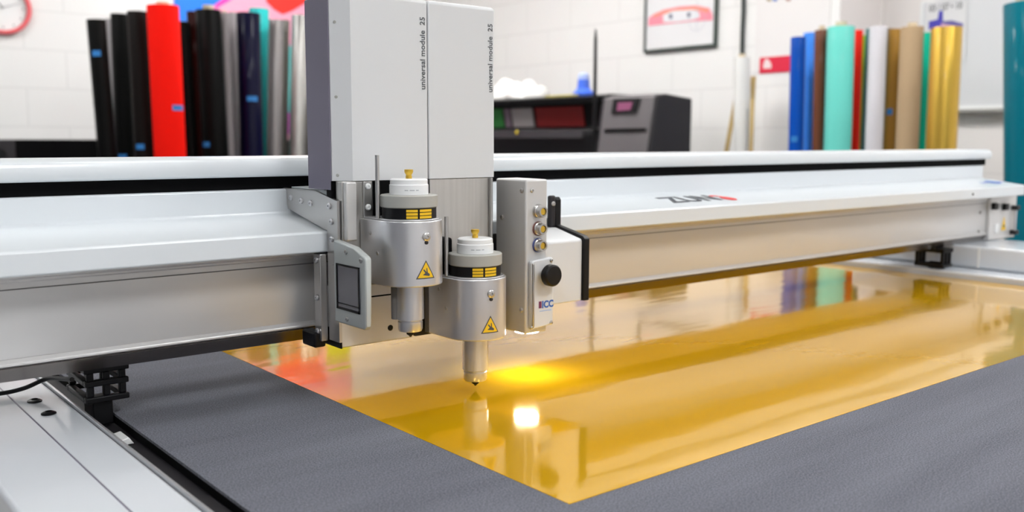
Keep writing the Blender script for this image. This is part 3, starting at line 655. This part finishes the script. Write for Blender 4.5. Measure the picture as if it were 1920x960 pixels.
# main body
Y2 = 7.0
zb1 = zt-.6578
mb = obj('printer_body', prism(B(), [(XF+.0286, zt-.0286), (XF+.0858, zt), (XF+.6578, zt), (XF+.6578, zt-.6006), (XF-.0286, zt-.6006), (XF-.1001, zt-.286), (XF-.0858, zt-.2359), (XF+.0715, zt-.2216), (XF+.0429, zt-.0643)], 1, Yt1+.0029, Y2), BLK, prn, .008)
obj('top_lid', box(B(), XF-.0072, XF+.143, Yt1+.0143, Y2-.0286, zt-.0643, zt-.0172), BLKM, prn, .006)
obj('front_apron', prism(B(), [(XF-.1072, zt-.2931), (XF-.093, zt-.2402), (XF+.0572, zt-.2259), (XF+.0572, zt-.2345), (XF-.0858, zt-.2517), (XF-.0972, zt-.2931)], 1, Yt1+.0715, Y2-.0286), DGREY, mb, .002)
def win(name, a, b, col):
    ya, yb = at(a, 206, 0, XF+.0429).y, at(b, 206, 0, XF+.0429).y
    obj(name, prism(B(), [(XF+.0315, zt-.0744), (XF+.04, zt-.0744), (XF+.0658, zt-.2116), (XF+.0572, zt-.2116)], 1, ya, yb), mat(name, col, .3), mb)
win('red_window_panel', 1005, 1094, (.16, .012, .012)); win('white_window_panel', 960, 999, (.28, .26, .26)); win('lilac_window_panel', 946, 957, (.16, .12, .15)); win('green_window_panel', 905, 943, (.03, .17, .04))
pk = at(969, 248, 0, XF-.1072); obj('indicator', lathe(B(), [(.014, 0), (.012, .004), (.004, .005)], pk, 16, (-1, 0, 0)), mat('indicator_yellow', (.75, .55, .02), .5), mb)
for y in (YE+.3575, 6.5):
    bm = box(B(), XF+.143, XF+.286, y-.05, y+.05, .06, zt-.6149); box(bm, XF-.143, XF+.715, y-.035, y+.035, .05, .10)
    lg = obj('stand_leg', bm, DGREY, prn, .004)
    for x in (XF-.1001, XF+.6435): obj('caster', cyl(B(), (x, y-.02, .0255), .025, .04, (0, 1, 0)), BLK, lg)
obj('stand_rail', box(B(), XF+.1859, XF+.2431, YE+.4433, 6.46, .5, .56), DGREY, prn)
obj('tower_support', box(B(), XF+.0715, XF+.286, YE+.0715, Yt1-.0715, zt2-.8866, zt2-.7879), BLK, prn)
# on top of it: white cloth heap, blue glove box, pale yellow ruler
random.seed(3)
def heap(name, px0, px1, pyt, x, label, cat, m):
    a, b = at(px0, 170, 0, x), at(px1, 170, 0, x); h = at(px0, pyt, 0, x).z-zt; bm = B(); n = 22
    vs = [[None]*(n+1) for _ in range(n+1)]
    for i in range(n+1):
        for j in range(n+1):
            u, v = i/n, j/n; e = max(0, 1-(2*u-1)**2)*max(0, 1-(2*v-1)**2)
            z = h*e**.45*(.62+.38*math.sin(9*u+4*v)*math.cos(11*v-3*u)) if e > 0 else 0
            vs[i][j] = bm.verts.new((x-.07+.40*v+.02*math.sin(13*u), a.y+(b.y-a.y)*u+.03*math.sin(9*v), zt+.003+max(0, z)))
    for i in range(n):
        for j in range(n): bm.faces.new((vs[i][j], vs[i+1][j], vs[i+1][j+1], vs[i][j+1]))
    o = obj(name, bm, m, ang=60); md = o.modifiers.new('s', 'SOLIDIFY'); md.thickness = .003; md.offset = 1
    return tag(o, label, cat)
heap('cloth', 900, 995, 147, XF+.2, 'crumpled white cloth heaped on top of the wide printer', 'cloth', mat('white_cloth', (.82, .81, .78), .9))
p = at(1096, 176, 0, XF+.17); s = (p.dot(d)-CAMZ*d.z)/F
bt = thing('spray_bottle', 'small translucent blue bottle standing on the printer next to the black pole', 'bottle', (p.x, p.y, zt))
bl = mat('blue_bottle_plastic', (.06, .16, .75), .3)
obj('body', lathe(B(), [(s*20, 0), (s*21, s*4), (s*12, s*14), (s*11, s*30)], (p.x, p.y+.01, zt+.001), 32), bl, bt)
obj('cap', lathe(B(), [(s*10.5, 0), (s*10.5, s*8), (s*6, s*12)], (p.x, p.y+.01, zt+.0015+s*30), 32), mat('pale_blue_cap', (.45, .55, .90), .4), bt)
a, b = at(1012, 179, 0, XF+.04), at(1072, 176, 0, XF+.04)
tag(obj('ruler', box(B(), XF+.09, XF+.13, b.y, a.y, zt+.0005, zt+.009), mat('yellow_ruler', (.72, .62, .12), .5)), 'thin yellow ruler lying along the front edge of the printer lid', 'ruler')
# black pole
p = at(1114, 285, 0, 4.12); ztop = at(1115, 55, 0, 4.12).z
pl = thing('black_pole', 'thin black pole with a tapered tip standing in front of the printer', 'pole', (p.x, p.y, 0))
obj('shaft', tube(B(), [(p.x, p.y, .015), (p.x, p.y, 1.5), (p.x, p.y+.0, ztop-.06), (p.x, p.y, ztop)], [.014, .012, .0105, .004], 14), BLK, pl)
obj('base', lathe(B(), [(.11, 0), (.11, .01), (.02, .018)], (p.x, p.y, 0)), BLK, pl)

# ================================================================= SIDE WALL THINGS
def onwall(px, py, x=XW-.012): return at(px, py, 0, x)
a = onwall(1209, 98); b = onwall(1344, 89); zlo = (a.z+b.z)/2; zhi = onwall(1344, -110).z
fr = thing('framed_poster', 'framed poster with a pink and red curved band hanging above the printer', 'picture', (XW-.02, (a.y+b.y)/2, zlo))
bm = B(); t_ = .022
for yy0, yy1, z0, z1 in ((b.y, a.y, zlo, zlo+t_), (b.y, a.y, zhi-t_, zhi), (b.y, b.y+t_, zlo+t_, zhi-t_), (a.y-t_*.7, a.y, zlo+t_, zhi-t_)): box(bm, XW-.03, XW-.001, yy0, yy1, z0, z1)
obj('frame', bm, mat('dark_green_grey_frame', (.05, .07, .06), .4), fr, .002)
pp = obj('print', box(B(), XW-.016, XW-.002, b.y+t_, a.y-t_*.7, zlo+t_, zhi-t_), mat('print_paper', (.80, .80, .81), .5), fr)
def PW(px, py, x=XW-.018): p = at(px, py, 0, x); return (p.y, p.z)
def wpatch(name, pts, col, par, x=XW-.018, th=.0006): return obj(name, prism(B(), [PW(*p, x) for p in pts], 0, x, x+th), mat(name, col, .5), par, smooth=False)
wpatch('pink_band', [(1215, 49), (1216, 34), (1226, 26), (1245, 18), (1275, 12), (1305, 10), (1330, 15), (1336, 28), (1336, 38), (1300, 40), (1260, 44), (1232, 47)], (.88, .30, .38), pp)
wpatch('orange_band', [(1224, 29), (1245, 20), (1275, 15), (1305, 12), (1329, 17), (1328, 24), (1300, 19), (1272, 20), (1245, 26), (1226, 33)], (.90, .30, .20), pp, XW-.0186)
wpatch('white_field', [(1244, 42), (1243, 28), (1262, 20), (1300, 18), (1310, 22), (1313, 32), (1300, 37), (1270, 41)], (.80, .80, .82), pp, XW-.0192)
for bx, by in ((1257, 31), (1291, 28)): wpatch('dark_mark', [(bx-3, by-4), (bx+3, by-5), (bx+4, by+3), (bx-2, by+5)], (.16, .17, .25), pp, XW-.0198)
c_ = Vector((0, *PW(1307, 38))); bm = B()
ring = [(.074*math.cos(k*PI/20), .074*math.sin(k*PI/20)) for k in range(40)]
for k in range(40):
    k2 = (k+1) % 40; x = XW-.0200
    f = [bm.verts.new((x, c_.y+ring[k][0]*s_, c_.z+ring[k][1]*s_)) for s_ in (1, 1.04)] + [bm.verts.new((x, c_.y+ring[k2][0]*s_, c_.z+ring[k2][1]*s_)) for s_ in (1.04, 1)]
    bm.faces.new(f)
box(bm, XW-.0202, XW-.0198, c_.y-.0017, c_.y+.0017, c_.z-.07, c_.z+.14)
obj('thin_circle', bm, mat('thin_grey_line', (.50, .50, .58), .6), pp, smooth=False)
# cable on the wall
tag(obj('wall_cable', tube(B(), [onwall(1394, -60, XW-.015), onwall(1394, 20, XW-.015), onwall(1392, 60, XW-.015), onwall(1391, 110, XW-.015), onwall(1391, 260, XW-.015)], .014), mat('dark_green_cable', (.01, .02, .018), .5)), 'dark cable running down the white wall above the white tube', 'cable')
roll('upright white tube roll standing by the wall between printer and blue rolls', 'tall things leaning by the wall', 0, 5.17, 1376, 1407, 108, 1391, (.72, .72, .70), .5, core=.022, base=.02, coat=.1, name='paper_roll', cat='paper roll')
wood = mat('pale_wood', (.62, .45, .18), .6, var=.15, vscale=20, stretch=(1, 1, .1))
def stick(a, b, x, label, r=.014):
    P, Q = at(*a, 0, x), at(*b, 0, x+0.0); ax = (P-Q).normalized(); Q2 = P-ax*((P.z-.006)/ax.z)
    tag(obj('wooden_batten', tube(B(), [Q2+Vector((0, 0, 0)), P], r, 4), wood, smooth=False), label, 'wooden batten', 'wooden battens beside the white tube')
stick((1413, 143), (1405, 285), 5.26, 'wooden batten right of the white tube roll', .019)
stick((1381, 180), (1362, 285), 5.34, 'wooden batten leaning left behind the white tube roll', .019)
stick((1411, 185), (1408, 285), 5.12, 'shorter pale wooden batten close against the right of the white tube roll', .014)
# planner poster with red strip
ps = thing('notice_sheet', 'white wall notice with a red strip along its lower edge beside the blue rolls', 'poster', (XW-.01, 3.7, 1.9))
def WQ(name, x0, y0, x1, y1, m, par, xx, th): 
    A, Bq = PW(x0, y0, xx), PW(x1, y1, xx); return obj(name, box(B(), xx, xx+th, Bq[0], A[0], min(A[1], Bq[1]), max(A[1], Bq[1])), m, par, smooth=False)
nb = WQ('paper', 1424, -150, 1552, 128, mat('notice_paper', (.82, .80, .79), .6), ps, XW-.006, .005)
WQ('red_strip', 1424.5, 108, 1552, 130, mat('strip_red', (.72, .01, .05), .5), nb, XW-.0075, .0012)
wpatch('white_symbol', [(1431, 129), (1431, 121), (1434, 112), (1438, 110), (1442, 113), (1446, 120), (1446, 128)], (.85, .70, .70), nb, XW-.0085, .0006)
for x0, c in ((1438, (.35, .25, .1)), (1449, (.05, .15, .5)), (1474, (.45, .25, .2))): wpatch('tiny_print', [(x0, 2), (x0+8, 2), (x0+8, -4), (x0, -4)], c, nb, XW-.0085, .0006)
# a long roll of white paper/panel lower, behind the tubes
# whiteboard on the recessed wall
XB = XR-.03
def PB(px, py, x=XB): p = at(px, py, 0, x); return p
l = PB(1727, 2); bz = PB(1800, 205).z
wbd = thing('whiteboard', 'large whiteboard with an aluminium tray on the wall behind the gold roll', 'whiteboard', (XR, 2.1, bz))
obj('panel', box(B(), XB, XR-.002, 1.0, l.y, bz, l.z), mat('whiteboard_enamel', (.70, .71, .73), .3, coat=.3), wbd, .003)
bm = B(); box(bm, XB-.006, XB, 1.0, l.y, l.z-.016, l.z); box(bm, XB-.006, XB, 1.0, l.y, bz, bz+.022); box(bm, XB-.006, XB, l.y-.016, l.y, bz+.022, l.z-.016)
obj('frame', bm, WHITE, wbd, .001)
ye = PB(1887, 210, XB-.05).y
tr = obj('tray', box(B(), XB-.055, XR-.004, ye, l.y-.1, bz-.022, bz-.001), mat('tray_grey', (.36, .35, .33), .5), wbd, .003)
obj('tray_cap', box(B(), XB-.06, XB, ye-.014, ye, bz-.03, bz+.002), DGREY, tr, .002)
x = XB-.008
cal = thing('wall_calendar', 'calendar sheet with dark numerals and a blue and pink picture on the whiteboard', 'calendar', (x, 2.8, PB(1770, 110, x).z))
def CB(name, pts, col, xx, par=cal, th=.0008): return obj(name, prism(B(), [(PB(a, b, xx).y, PB(a, b, xx).z) for a, b in pts], 0, xx, xx+th), mat(name, col, .5), par, smooth=False)
sheet_ = CB('sheet', [(1737, 4), (1812, 5), (1810, 112), (1738, 112)], (.74, .74, .75), x, th=.0015)
bl = PB(1742, 22, x-.001)
text('lettering', '03 / 07 • 10', .057, (x-.001, bl.y, bl.z), (0, -1, 0), (0, 0, 1), INK, sheet_, xs=.78, bold=.0008)
CB('blue_picture', [(1741, 40), (1758, 36), (1761, 20), (1768, 20), (1768, 54), (1741, 56)], (.06, .05, .45), x-.001)
CB('navy_picture', [(1766, 40), (1785, 38), (1806, 44), (1804, 76), (1800, 112), (1766, 100)], (.14, .12, .36), x-.0012)
CB('pink_picture', [(1764, 44), (1784, 48), (1792, 60), (1768, 60)], (.70, .40, .60), x-.0014)

# ================================================================= world, colour management
w = bpy.data.worlds.new('world'); bpy.context.scene.world = w; w.use_nodes = True
w.node_tree.nodes['Background'].inputs[0].default_value = (.9, .95, 1, 1); w.node_tree.nodes['Background'].inputs[1].default_value = .3
sc = bpy.context.scene
sc.view_settings.view_transform = 'Standard'; sc.view_settings.look = 'None'; sc.view_settings.gamma = 1; sc.view_settings.use_curve_mapping = False
sc.view_settings.exposure = .58
sc.cycles.max_bounces = 8; sc.cycles.caustics_reflective = False; sc.cycles.caustics_refractive = False; sc.cycles.sample_clamp_indirect = 6; sc.cycles.use_denoising = True
